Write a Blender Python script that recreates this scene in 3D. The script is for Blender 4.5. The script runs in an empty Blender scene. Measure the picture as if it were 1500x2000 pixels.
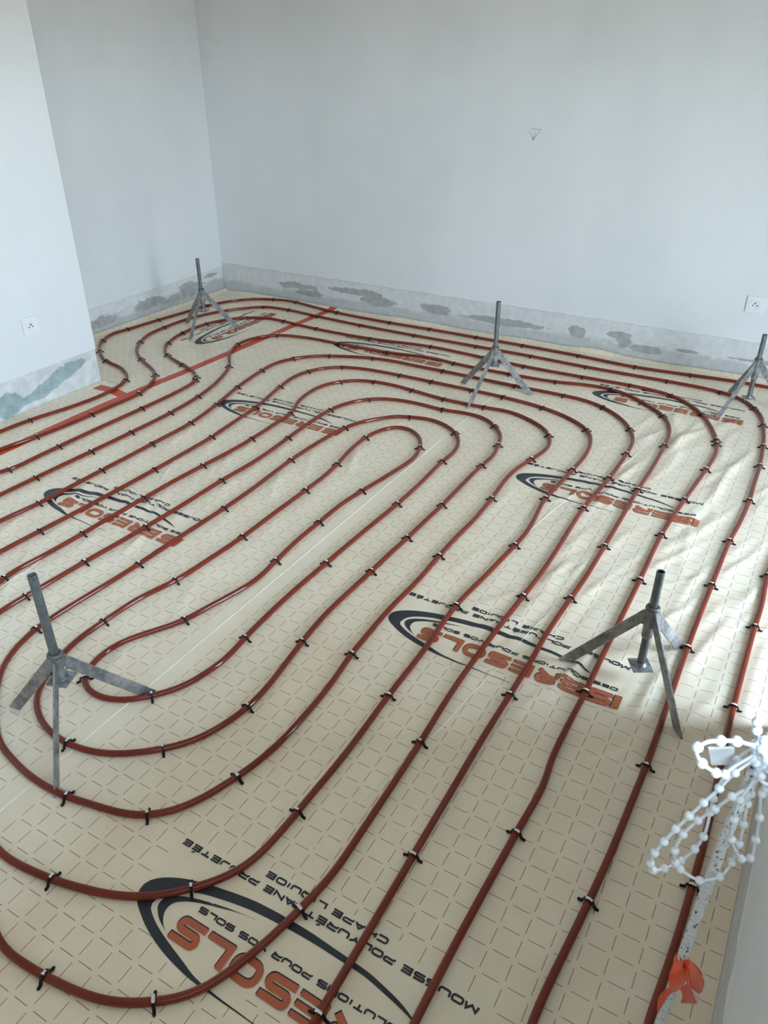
import bpy, bmesh, math, random
import numpy as np
from mathutils import Vector, Matrix

# ------------------------------------------------------------------ camera, light, exposure
SC = bpy.context.scene
COL = SC.collection
FPX, CAM_H = 1513.94, 1.43919
cam = bpy.data.cameras.new('camera')
cam.sensor_fit = 'HORIZONTAL'
cam.sensor_width = 24.0
cam.lens = FPX / 1500.0 * 24.0
cam.clip_start = 0.02
cam.dof.use_dof = True
cam.dof.focus_distance = 2.4
cam.dof.aperture_fstop = 26.0
cam_ob = bpy.data.objects.new('camera', cam)
_r, _u, _f = (Vector((0.865663, 0.500622, -0.002242)), Vector((-0.255039, 0.444852, 0.858523)), Vector((-0.430793, 0.74262, -0.51277)))
cam_ob.matrix_world = Matrix(((_r.x, _u.x, -_f.x, 0), (_r.y, _u.y, -_f.y, 0), (_r.z, _u.z, -_f.z, CAM_H), (0, 0, 0, 1)))
COL.objects.link(cam_ob)
SC.camera = cam_ob

DOOR_X, DOOR_Y0, DOOR_Y1, DOOR_Z1 = 1.30, 1.73, 2.55, 1.58   # glazed door opening, its shutter lowered to this height, in the bay off to the right
WIN_Y0, WIN_Y1, WIN_Z0, WIN_Z1 = -1.25, 1.32, 1.19, 1.74        # window beside the camera, above its sill
world = bpy.data.worlds.new('sky')
SC.world = world
world.use_nodes = True
wn, wl = world.node_tree.nodes, world.node_tree.links
wn.clear()
w_out = wn.new('ShaderNodeOutputWorld')
w_bg = wn.new('ShaderNodeBackground')
w_tc = wn.new('ShaderNodeTexCoord')
w_sep = wn.new('ShaderNodeSeparateXYZ')
w_ramp = wn.new('ShaderNodeValToRGB')
w_map = wn.new('ShaderNodeMapRange')
w_map.inputs[1].default_value = -1.0
w_map.inputs[2].default_value = 1.0
cr = w_ramp.color_ramp
cr.elements[0].position = 0.0
cr.elements[0].color = (0.16, 0.155, 0.145, 1)
cr.elements[1].position = 1.0
cr.elements[1].color = (0.52, 0.82, 1.22, 1)
for p, c in ((0.485, (0.36, 0.345, 0.31, 1)), (0.515, (0.83, 1.0, 1.16, 1)), (0.75, (0.66, 0.91, 1.20, 1))):
    e = cr.elements.new(p)
    e.color = c
wl.new(w_tc.outputs['Generated'], w_sep.inputs[0])
wl.new(w_sep.outputs[2], w_map.inputs[0])
wl.new(w_map.outputs[0], w_ramp.inputs[0])
wl.new(w_ramp.outputs[0], w_bg.inputs[0])
w_bg.inputs[1].default_value = 18.0
wl.new(w_bg.outputs[0], w_out.inputs[0])

def portal(name, loc, rot, sx, sy):
    l = bpy.data.lights.new(name, 'AREA')
    l.shape = 'RECTANGLE'
    l.size, l.size_y = sx, sy
    l.cycles.is_portal = True
    o = bpy.data.objects.new(name, l)
    o.location = loc
    o.rotation_euler = rot
    COL.objects.link(o)
portal('sky_portal', (DOOR_X + .02, (DOOR_Y0 + DOOR_Y1) / 2, DOOR_Z1 / 2), (math.pi / 2, 0, math.pi / 2), DOOR_Y1 - DOOR_Y0, DOOR_Z1)
portal('sky_portal_near', (.155, (WIN_Y0 + WIN_Y1) / 2, (WIN_Z0 + WIN_Z1) / 2), (math.pi / 2, 0, math.pi / 2), WIN_Y1 - WIN_Y0, WIN_Z1 - WIN_Z0)

SC.view_settings.view_transform = 'Standard'
SC.view_settings.look = 'None'
SC.view_settings.gamma = 1.0
SC.view_settings.use_curve_mapping = False
SC.view_settings.exposure = 0.45
SC.render.film_transparent = False
try:
    SC.cycles.max_bounces = 10
    SC.cycles.diffuse_bounces = 7
    SC.cycles.caustics_reflective = False
    SC.cycles.caustics_refractive = False
except Exception:
    pass

# ------------------------------------------------------------------ helpers
rng = np.random.default_rng(7)

def link(o, parent=None):
    COL.objects.link(o)
    if parent is not None:
        o.parent = parent
    return o

def mesh_obj(name, verts, faces, mat, parent=None, smooth=False):
    me = bpy.data.meshes.new(name)
    me.from_pydata([tuple(v) for v in verts], [], [tuple(f) for f in faces])
    me.update()
    if smooth:
        me.polygons.foreach_set('use_smooth', [True] * len(me.polygons))
    if mat:
        me.materials.append(mat)
    return link(bpy.data.objects.new(name, me), parent)

def bm_obj(name, bm, mat, parent=None, smooth=False):
    me = bpy.data.meshes.new(name)
    bm.normal_update()
    bm.to_mesh(me)
    bm.free()
    if smooth:
        me.polygons.foreach_set('use_smooth', [True] * len(me.polygons))
    if mat:
        me.materials.append(mat)
    return link(bpy.data.objects.new(name, me), parent)

def empty(name, loc=(0, 0, 0), rz=0.0):
    o = bpy.data.objects.new(name, None)
    o.empty_display_size = 0.05
    o.location = loc
    o.rotation_euler = (0, 0, rz)
    return link(o)

def tag(o, label, cat, group=None):
    o['label'] = label
    o['category'] = cat
    if group:
        o['group'] = group
    return o

def struct(o):
    o['kind'] = 'structure'
    return o

def bm_box(bm, x0, x1, y0, y1, z0, z1, bevel=0.0):
    g = bmesh.ops.create_cube(bm, size=1.0)
    vs = g['verts']
    for v in vs:
        v.co = Vector((x0 + (v.co.x + .5) * (x1 - x0), y0 + (v.co.y + .5) * (y1 - y0), z0 + (v.co.z + .5) * (z1 - z0)))
    if bevel > 0:
        es = list({e for v in vs for e in v.link_edges})
        bmesh.ops.bevel(bm, geom=es, offset=bevel, segments=2, affect='EDGES', profile=0.5)

def box_obj(name, x0, x1, y0, y1, z0, z1, mat, parent=None, bevel=0.0):
    bm = bmesh.new()
    bm_box(bm, x0, x1, y0, y1, z0, z1, bevel)
    return bm_obj(name, bm, mat, parent)

def lathe(bm, prof, n=24, cx=0.0, cy=0.0, close=False):
    """profile of (r, z) turned about z"""
    rings = []
    for r, z in prof:
        rings.append([bm.verts.new((cx + r * math.cos(2 * math.pi * k / n), cy + r * math.sin(2 * math.pi * k / n), z)) for k in range(n)])
    m = len(rings)
    for i in range(m if close else m - 1):
        a, b = rings[i], rings[(i + 1) % m]
        for k in range(n):
            bm.faces.new((a[k], a[(k + 1) % n], b[(k + 1) % n], b[k]))
    return rings

def sweep(pts, r, n=10, up=Vector((0, 0, 1)), cap=True, rad=None):
    """tube along 3-D points, returns verts and faces"""
    P = [Vector(p) for p in pts]
    V, Fc = [], []
    N = len(P)
    prev = None
    for i in range(N):
        t = (P[min(i + 1, N - 1)] - P[max(i - 1, 0)]).normalized()
        ref = prev if prev is not None else (up if abs(t.dot(up)) < .95 else Vector((1, 0, 0)))
        s = (ref - t * ref.dot(t)).normalized()
        prev = s
        b = t.cross(s)
        rr = rad[i] if rad is not None else r
        for k in range(n):
            a = 2 * math.pi * k / n
            V.append(P[i] + (s * math.cos(a) + b * math.sin(a)) * rr)
    for i in range(N - 1):
        for k in range(n):
            a, c = i * n + k, i * n + (k + 1) % n
            Fc.append((a, c, c + n, a + n))
    if cap:
        Fc.append(tuple(range(n - 1, -1, -1)))
        Fc.append(tuple((N - 1) * n + k for k in range(n)))
    return V, Fc

def catmull(pts, step):
    """smooth curve through points, resampled"""
    P = np.array(pts, float)
    P = np.vstack([2 * P[0] - P[1], P, 2 * P[-1] - P[-2]])
    out = []
    for i in range(1, len(P) - 2):
        p0, p1, p2, p3 = P[i - 1:i + 3]
        t0 = 0.0
        t1 = t0 + max(np.linalg.norm(p1 - p0), 1e-6) ** .5
        t2 = t1 + max(np.linalg.norm(p2 - p1), 1e-6) ** .5
        t3 = t2 + max(np.linalg.norm(p3 - p2), 1e-6) ** .5
        m = max(2, int(np.linalg.norm(p2 - p1) / step) + 1)
        for t in np.linspace(t1, t2, m, endpoint=False):
            a1 = (t1 - t) / (t1 - t0) * p0 + (t - t0) / (t1 - t0) * p1
            a2 = (t2 - t) / (t2 - t1) * p1 + (t - t1) / (t2 - t1) * p2
            a3 = (t3 - t) / (t3 - t2) * p2 + (t - t2) / (t3 - t2) * p3
            b1 = (t2 - t) / (t2 - t0) * a1 + (t - t0) / (t2 - t0) * a2
            b2 = (t3 - t) / (t3 - t1) * a2 + (t - t1) / (t3 - t1) * a3
            out.append((t2 - t) / (t2 - t1) * b1 + (t - t1) / (t2 - t1) * b2)
    out.append(P[-2])
    return np.array(out)

# ------------------------------------------------------------------ materials
class NT:
    def __init__(s, name):
        s.m = bpy.data.materials.new(name)
        s.m.use_nodes = True
        s.n, s.l = s.m.node_tree.nodes, s.m.node_tree.links
        s.b = s.n['Principled BSDF']
        s.tc = None
    def obj(s):
        if s.tc is None:
            s.tc = s.n.new('ShaderNodeTexCoord')
        return s.tc.outputs['Object']
    def put(s, sock, v):
        if hasattr(v, 'is_output') or isinstance(v, bpy.types.NodeSocket):
            s.l.new(v, sock)
        else:
            sock.default_value = v
    def math(s, op, a, b=0.0, c=0.0, clamp=False):
        q = s.n.new('ShaderNodeMath')
        q.operation = op
        q.use_clamp = clamp
        for i, v in enumerate((a, b, c)):
            s.put(q.inputs[i], v)
        return q.outputs[0]
    def xyz(s, vec):
        q = s.n.new('ShaderNodeSeparateXYZ')
        s.l.new(vec, q.inputs[0])
        return q.outputs
    def noise(s, vec=None, scale=5.0, detail=3.0, rough=.55, stretch=None, dist=0.0):
        q = s.n.new('ShaderNodeTexNoise')
        v = vec or s.obj()
        if stretch:
            mp = s.n.new('ShaderNodeMapping')
            mp.inputs['Scale'].default_value = stretch
            s.l.new(v, mp.inputs['Vector'])
            v = mp.outputs[0]
        s.l.new(v, q.inputs['Vector'])
        q.inputs['Scale'].default_value = scale
        q.inputs['Detail'].default_value = detail
        q.inputs['Roughness'].default_value = rough
        q.inputs['Distortion'].default_value = dist
        return q.outputs[0]
    def ramp(s, fac, stops):
        q = s.n.new('ShaderNodeValToRGB')
        r = q.color_ramp
        r.elements[0].position, r.elements[0].color = stops[0][0], (*stops[0][1], 1)
        r.elements[1].position, r.elements[1].color = stops[-1][0], (*stops[-1][1], 1)
        for p, c in stops[1:-1]:
            r.elements.new(p).color = (*c, 1)
        s.l.new(fac, q.inputs[0])
        return q.outputs[0]
    def step(s, v, a, b):
        q = s.n.new('ShaderNodeMapRange')
        q.interpolation_type = 'SMOOTHSTEP'
        s.put(q.inputs[0], v)
        q.inputs[1].default_value, q.inputs[2].default_value = a, b
        return q.outputs[0]
    def mix(s, fac, a, b):
        q = s.n.new('ShaderNodeMix')
        q.data_type = 'RGBA'
        s.put(q.inputs[0], fac)
        for i, v in ((6, a), (7, b)):
            if isinstance(v, tuple):
                q.inputs[i].default_value = (*v, 1)
            else:
                s.l.new(v, q.inputs[i])
        return q.outputs[2]
    def bump(s, h, strength=.2, dist=.002):
        q = s.n.new('ShaderNodeBump')
        q.inputs['Strength'].default_value = strength
        q.inputs['Distance'].default_value = dist
        s.l.new(h, q.inputs['Height'])
        s.l.new(q.outputs[0], s.b.inputs['Normal'])
    def fin(s, col, rough=.5, metal=0.0, spec=.5, coat=0.0):
        if isinstance(col, tuple):
            s.b.inputs['Base Color'].default_value = (*col, 1)
        else:
            s.l.new(col, s.b.inputs['Base Color'])
        s.put(s.b.inputs['Roughness'], rough)
        s.b.inputs['Metallic'].default_value = metal
        s.b.inputs['Specular IOR Level'].default_value = spec
        s.b.inputs['Coat Weight'].default_value = coat
        return s.m

def m_paint():
    t = NT('wall_paint')
    a = t.noise(scale=1.1, detail=2.0, stretch=(1.6, 1.6, .5))
    b = t.noise(scale=6.0, detail=4.0)
    c = t.mix(t.step(a, .35, .65), (.70, .72, .72), (.75, .765, .765))
    c = t.mix(t.math('MULTIPLY', t.step(b, .4, .7), .18), c, (.80, .81, .82))
    t.bump(t.noise(scale=220.0, detail=2.0), .10, .001)
    return t.fin(c, .75, spec=.25)

def blobs(t, u, z, spots, wob):
    """patches of a given place and size on a strip, their outline broken up by noise"""
    out = None
    for cu, cz, ru, rz in spots:
        du = t.math('MULTIPLY', t.math('SUBTRACT', u, cu), 1 / ru)
        dz = t.math('MULTIPLY', t.math('SUBTRACT', z, cz), 1 / rz)
        d = t.math('SQRT', t.math('ADD', t.math('MULTIPLY', du, du), t.math('MULTIPLY', dz, dz)))
        s = t.step(t.math('ADD', d, wob), 1.12, .96)
        out = s if out is None else t.math('MAXIMUM', out, s)
    return out

def m_band(name, axis, dark, pale, ground, top):
    """raw plaster strip: white filler, bare grey patches, greyer towards the floor"""
    t = NT(name)
    o = t.obj()
    q = t.xyz(o)
    u, z = q[axis], q[2]
    a = t.noise(o, 9.0, 6.0, .65, dist=.5, stretch=(.7, .7, 1.6))
    b = t.noise(o, 26.0, 4.0, .6)
    wob = t.math('MULTIPLY', t.math('SUBTRACT', a, .5), 2.6)
    low = t.step(t.math('ADD', z, t.math('MULTIPLY', t.math('SUBTRACT', a, .5), .12)), top, top - .03)
    c = t.mix(t.step(b, .35, .7), (.62, .63, .625), (.71, .71, .70))
    c = t.mix(t.math('MULTIPLY', low, .75), c, t.mix(t.step(b, .3, .7), ground, tuple(g * 1.15 for g in ground)))
    if pale:
        c = t.mix(t.math('MULTIPLY', blobs(t, u, z, pale, wob), .8), c, (.66, .655, .635))
    c = t.mix(t.math('MULTIPLY', blobs(t, u, z, dark, wob), .85), c, t.mix(t.step(b, .3, .7), (.30, .30, .285), (.40, .40, .385)))
    t.bump(t.math('ADD', a, t.math('MULTIPLY', b, .4)), .5, .004)
    return t.fin(c, .9, spec=.15)

def m_band_green():
    """moisture-board strip: pale filler with exposed blue-green board"""
    t = NT('bare_green_board')
    o = t.obj()
    q = t.xyz(o)
    y, z = q[1], q[2]
    a = t.noise(o, 9.0, 6.0, .65, dist=.5)
    b = t.noise(o, 22.0, 4.0, .6)
    wob = t.math('MULTIPLY', t.math('SUBTRACT', a, .5), 2.4)
    zs = t.math('SUBTRACT', z, t.math('MULTIPLY', t.math('SUBTRACT', y, 2.2), .17))      # the bare patch climbs to the right
    p = blobs(t, y, zs, [(2.30, .092, .11, .034), (2.14, .070, .15, .026), (1.98, .095, .06, .050), (1.60, .09, .14, .03), (2.37, .095, .05, .026)], wob)
    c = t.mix(t.step(b, .35, .7), (.56, .57, .555), (.70, .70, .69))
    c = t.mix(t.math('MULTIPLY', p, .95), c, t.mix(t.step(b, .3, .7), (.26, .34, .335), (.38, .46, .45)))
    t.bump(t.math('ADD', a, t.math('MULTIPLY', b, .4)), .4, .004)
    return t.fin(c, .9, spec=.15)

def m_film(name, ox, oy, x_lo, x_hi, turned=False):
    """beige foam under milky film, printed with a dashed red 50 mm grid that stops round each printed emblem"""
    t = NT(name)
    o = t.obj()
    x, y, z = t.xyz(o)
    CELL = .05
    X = t.math('MULTIPLY', t.math('SUBTRACT', x, .0034), 1 / CELL)
    Y = t.math('MULTIPLY', t.math('SUBTRACT', y, .0099), 1 / CELL)
    def near(v):   # distance to the nearest grid line in cells
        return t.math('ABSOLUTE', t.math('SUBTRACT', t.math('FRACT', t.math('ADD', v, .5)), .5))
    nx, ny = near(X), near(Y)
    def lines(a, b):
        ln = t.step(a, .0200, .0110)
        ds = t.step(b, .155, .175)
        return t.math('MULTIPLY', ln, ds)
    g = t.math('MAXIMUM', lines(nx, ny), lines(ny, nx))
    if turned:
        tx = t.math('SUBTRACT', oy, y)
        ty = t.math('SUBTRACT', x, ox)
    else:
        tx = t.math('SUBTRACT', ox, x)
        ty = t.math('SUBTRACT', t.math('FRACT', t.math('ADD', t.math('SUBTRACT', oy, y), 10.5)), .5)
    def inside(v, a, b):
        return t.math('MULTIPLY', t.math('GREATER_THAN', v, a), t.math('LESS_THAN', v, b))
    r1 = t.math('MULTIPLY', inside(tx, -.69, .02), inside(ty, -.157, .042))
    r2 = t.math('MULTIPLY', inside(tx, -.49, -.175), inside(ty, -.183, -.150))
    r3 = t.math('MULTIPLY', inside(tx, -.30, -.10), inside(ty, .03, .066))
    keep = t.math('SUBTRACT', 1.0, t.math('MAXIMUM', t.math('MAXIMUM', r1, r2), r3), clamp=True)
    g = t.math('MULTIPLY', g, keep)
    g = t.math('MULTIPLY', g, inside(x, x_lo, x_hi))
    n1 = t.noise(o, 9.0, 5.0, .6)
    n2 = t.noise(o, 55.0, 3.0, .6)
    c = t.mix(t.step(n1, .3, .7), (.875, .735, .545), (.915, .79, .60))
    c = t.mix(t.math('MULTIPLY', t.step(n2, .55, .75), .35), c, (.92, .83, .68))
    ink = t.mix(t.step(t.noise(o, 30.0, 2.0), .3, .7), (.34, .115, .075), (.42, .165, .115))
    c = t.mix(t.math('MULTIPLY', g, .9), c, ink)
    hb = t.math('ADD', t.noise(o, 22.0, 3.0, .55, dist=.3), t.math('MULTIPLY', n2, .12))
    t.bump(hb, .35, .004)
    return t.fin(c, .25, spec=.5)

def m_simple(name, col, rough, spec=.5, metal=0.0, var=.12, nscale=18.0, bump=0.0, bscale=120.0):
    t = NT(name)
    n = t.noise(scale=nscale, detail=4.0)
    lo = tuple(c * (1 - var) for c in col)
    hi = tuple(min(1, c * (1 + var)) for c in col)
    c = t.mix(t.step(n, .3, .7), lo, hi)
    if bump:
        t.bump(t.noise(scale=bscale, detail=3.0), bump, .001)
    return t.fin(c, rough, metal, spec)

def m_galv():
    t = NT('galvanised_steel')
    a = t.noise(scale=45.0, detail=5.0, rough=.65, dist=.5)
    b = t.noise(scale=12.0, detail=3.0)
    c = t.mix(t.step(a, .35, .65), (.19, .19, .185), (.37, .37, .365))
    c = t.mix(t.math('MULTIPLY', t.step(b, .55, .7), .6), c, (.58, .585, .58))
    t.bump(a, .25, .002)
    r = t.math('ADD', t.math('MULTIPLY', a, .3), .32)
    return t.fin(c, r, .55, .5)

M = {
    'paint': m_paint(),
    'ceil': m_simple('ceiling_paint', (.66, .65, .63), .9, .2, var=.03),
    'band_l': m_band('bare_plaster_left', 1, [(3.44, .075, .16, .030), (3.85, .080, .12, .045), (3.72, .05, .20, .025), (4.02, .125, .06, .012), (3.05, .06, .10, .03)], [(3.30, .070, .10, .022), (3.62, .085, .10, .022)], (.36, .36, .345), .105),
    'band_b': m_band('bare_plaster_back', 0, [(-3.10, .105, .16, .020), (-2.62, .125, .22, .022), (-2.44, .095, .14, .030), (-2.06, .100, .09, .026), (-1.17, .100, .045, .034), (-1.62, .085, .20, .020), (-.94, .115, .06, .018), (-.915, .085, .035, .030), (-.80, .06, .07, .018), (-.58, .085, .05, .008), (-.15, .09, .2, .012), (-2.98, .07, .10, .018)], [(-2.88, .085, .07, .025), (-1.35, .09, .09, .02), (-.88, .06, .03, .015)], (.44, .44, .42), .085),
    'band_r': m_band('bare_plaster_right', 1, [(.2, .1, .2, .02)], [], (.55, .53, .50), .30),
    'band_g': m_band_green(),
    'slab': m_simple('foam_board', (.55, .53, .45), .9, .2),
    'pipe': m_simple('red_pipe', (.185, .0265, .0125), .07, .42, var=.10, nscale=9.0),
    'clip': m_simple('black_nylon', (.006, .006, .007), .5, .3),
    'tape_bit': m_simple('silver_tape', (.78, .78, .74), .4, .5, var=.15, nscale=300.0),
    'galv': m_galv(),
    'rod': m_simple('dull_zinc_tube', (.15, .165, .165), .42, .5, .55, var=.22, nscale=60.0, bump=.1),
    'dark': m_simple('dark_print', (.030, .037, .047), .42, .4, var=.08),
    'orange': m_simple('orange_print', (.50, .125, .055), .42, .4, var=.06),
    'tape': m_simple('orange_tape', (.60, .075, .022), .38, .35, var=.10, nscale=25.0),
    'ribbon': m_simple('orange_ribbon', (.78, .085, .022), .40, .4, var=.06),
    'ribbon_back': m_simple('pale_ribbon_back', (.80, .55, .50), .5, .4, var=.06),
    'bead': m_simple('white_bead', (.72, .75, .78), .25, .5, var=.02),
    'plast': m_simple('white_socket_plastic', (.78, .79, .80), .3, .5, var=.015),
    'hole': m_simple('black_hole', (.01, .01, .01), .6, .3),
    'pin': m_simple('earth_pin', (.12, .12, .12), .3, .5, .8),
    'pencil': m_simple('pencil_line', (.30, .32, .34), .7, .2),
    'crease': m_simple('creased_film', (.90, .86, .76), .22, .5, var=.04),  # paler than the film, with the glint along the folds put into the colour
    'frame': m_simple('white_door_frame', (.75, .76, .77), .35, .5, var=.02),
    'crumb': m_simple('foam_crumb', (.85, .83, .76), .8, .2),
}

def m_cord():
    t = NT('white_braided_cord')
    o = t.obj()
    a = t.noise(o, 420.0, 1.0, .5, stretch=(1, 1, .7))
    c = t.mix(t.step(a, .625, .68), (.70, .71, .70), (.06, .07, .11))
    return t.fin(c, .7, spec=.3)
M['cord'] = m_cord()
def m_milky():
    t = NT('milky_plastic')
    t.b.inputs['Transmission Weight'].default_value = .35
    return t.fin((.80, .82, .80), .4)
M['milky'] = m_milky()

# ------------------------------------------------------------------ the room
XL, XP, XR = -3.685, -3.10, .133      # recessed left wall, left wall that stands forward, right wall
YB, YF, YC = 4.15, -2.60, 2.50        # far wall, wall behind the camera, outer corner on the left
ZC, BZ, RC = 2.55, .188, .004         # ceiling, top of the bare strip, its depth behind the paint

struct(box_obj('floor', XL - .2, DOOR_X + .16, YF - .2, YB + .2, -.16, -.006, M['slab']))
struct(box_obj('ceiling', XL - .2, DOOR_X + .16, YF - .2, YB + .2, ZC, ZC + .12, M['ceil']))

def wall(name, band, x0, x1, y0, y1, nx, ny, bandm, bz=BZ):
    """painted wall, its paint ending in a lip above a bare strip set back by RC"""
    w = struct(box_obj(name, x0, x1, y0, y1, bz, ZC, M['paint'], bevel=.0015))
    ax0, ax1, ay0, ay1 = x0, x1, y0, y1
    if nx > 0: ax1 -= RC
    if nx < 0: ax0 += RC
    if ny > 0: ay1 -= RC
    if ny < 0: ay0 += RC
    b = struct(box_obj(band, ax0, ax1, ay0, ay1, -.005, bz, bandm))
    # rough lip of filler where the paint stops
    bm = bmesh.new()
    L = (x1 - x0) if ny else (y1 - y0)
    n = int(L / .03)
    prof = []
    for i in range(n + 1):
        s = i / n
        e = .0018 + .0012 * math.sin(i * 1.7) * math.sin(i * .37)
        zz = bz + .002 * math.sin(i * .9) * math.sin(i * .23)
        row = []
        for d, dz in ((-.003, -.004), (e, -.003), (e * 1.3, .001), (-.001, .006)):
            if ny: row.append(bm.verts.new((x0 + s * L, (y0 if ny < 0 else y1) + ny * d, zz + dz)))
            else: row.append(bm.verts.new(((x0 if nx < 0 else x1) + nx * d, y0 + s * L, zz + dz)))
        prof.append(row)
    for i in range(n):
        for k in range(3):
            bm.faces.new((prof[i][k], prof[i + 1][k], prof[i + 1][k + 1], prof[i][k + 1]))
    bmesh.ops.recalc_face_normals(bm, faces=bm.faces)
    struct(bm_obj(band.replace('baseboard', 'trim'), bm, M['paint'], None, True))
    return w

# far wall, set a hair out of square
w_back = wall('wall_back', 'baseboard_back', XL - .15, DOOR_X + .16, YB, YB + .15, 0, -1, M['band_b'])
wall('wall_left', 'baseboard_left', XL - .15, XL, YC - .02, YB, 1, 0, M['band_l'], .16)
w_left = wall('wall_left_near', 'baseboard_left_near', XL - .15, XP, YF, YC, 1, 1, M['band_g'], .166)
PIER = 1.66                           # the near right wall ends here; a bay with the glazed door opens behind it
wall('wall_right', 'baseboard_right', XR, XR + .20, YF, PIER, -1, 0, M['band_r'], .21)
bpy.data.objects.remove(bpy.data.objects['wall_right'])
bm = bmesh.new()
bm_box(bm, XR, XR + .20, YF, WIN_Y0, .21, ZC)
bm_box(bm, XR, XR + .20, WIN_Y1, PIER, .21, ZC)
bm_box(bm, XR, XR + .20, WIN_Y0, WIN_Y1, .21, WIN_Z0)
bm_box(bm, XR, XR + .20, WIN_Y0, WIN_Y1, WIN_Z1, ZC)
struct(bm_obj('wall_right', bm, M['paint']))
struct(box_obj('wall_right_return', XR + .20, DOOR_X + .16, PIER - .20, PIER, -.005, ZC, M['paint']))
bm = bmesh.new()
bm_box(bm, DOOR_X, DOOR_X + .16, PIER, DOOR_Y0, -.005, ZC)
bm_box(bm, DOOR_X, DOOR_X + .16, DOOR_Y1, YB + .15, -.005, ZC)
bm_box(bm, DOOR_X, DOOR_X + .16, DOOR_Y0, DOOR_Y1, DOOR_Z1, ZC)
struct(bm_obj('wall_right_far', bm, M['paint']))
struct(box_obj('wall_front', XL - .15, XR + .2, YF - .12, YF, 0, ZC, M['paint']))
# door frame round the opening on the right
bm = bmesh.new()
bm_box(bm, DOOR_X + .05, DOOR_X + .11, DOOR_Y0, DOOR_Y0 + .05, 0, DOOR_Z1, .003)
bm_box(bm, DOOR_X + .05, DOOR_X + .11, DOOR_Y1 - .05, DOOR_Y1, 0, DOOR_Z1, .003)
bm_box(bm, DOOR_X + .05, DOOR_X + .11, DOOR_Y0, DOOR_Y1, DOOR_Z1 - .05, DOOR_Z1, .003)
bm_box(bm, DOOR_X + .05, DOOR_X + .11, DOOR_Y0, DOOR_Y1, -.005, .03, .003)
struct(bm_obj('door_1', bm, M['frame']))
bm = bmesh.new()
bm_box(bm, XR + .10, XR + .16, WIN_Y0, WIN_Y0 + .05, WIN_Z0, WIN_Z1, .003)
bm_box(bm, XR + .10, XR + .16, WIN_Y1 - .05, WIN_Y1, WIN_Z0, WIN_Z1, .003)
bm_box(bm, XR + .10, XR + .16, WIN_Y0, WIN_Y1, WIN_Z0, WIN_Z0 + .05, .003)
bm_box(bm, XR + .10, XR + .16, WIN_Y0, WIN_Y1, WIN_Z1 - .05, WIN_Z1, .003)
struct(bm_obj('window_1', bm, M['frame']))
# pencil marks on the far wall: an inverted triangle with a tick, and a dot
bm = bmesh.new()
def stroke(a, b, w):
    d = Vector((b[0] - a[0], 0, b[1] - a[1])).normalized()
    s = Vector((-d.z, 0, d.x)) * w / 2
    vs = [bm.verts.new(Vector((p[0], YB - .0006, p[1])) + q) for p, q in ((a, -s), (b, -s), (b, s), (a, s))]
    bm.faces.new(vs)
px = .0036
for a, b in (((-7, 9), (6.5, 8.5)), ((-10, 6), (-3, -4.5)), ((6.5, 8.5), (-3.5, -4.5)), ((-1, 4), (-4, -5)), ((-3, -3), (-5, -6))):
    stroke((-1.512 + a[0] * px, 1.058 + a[1] * px), (-1.512 + b[0] * px, 1.058 + b[1] * px), .0026)
stroke((-2.38, 1.76), (-2.376, 1.752), .004)
bm_obj('pencil_mark', bm, M['pencil'], w_back)

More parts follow.
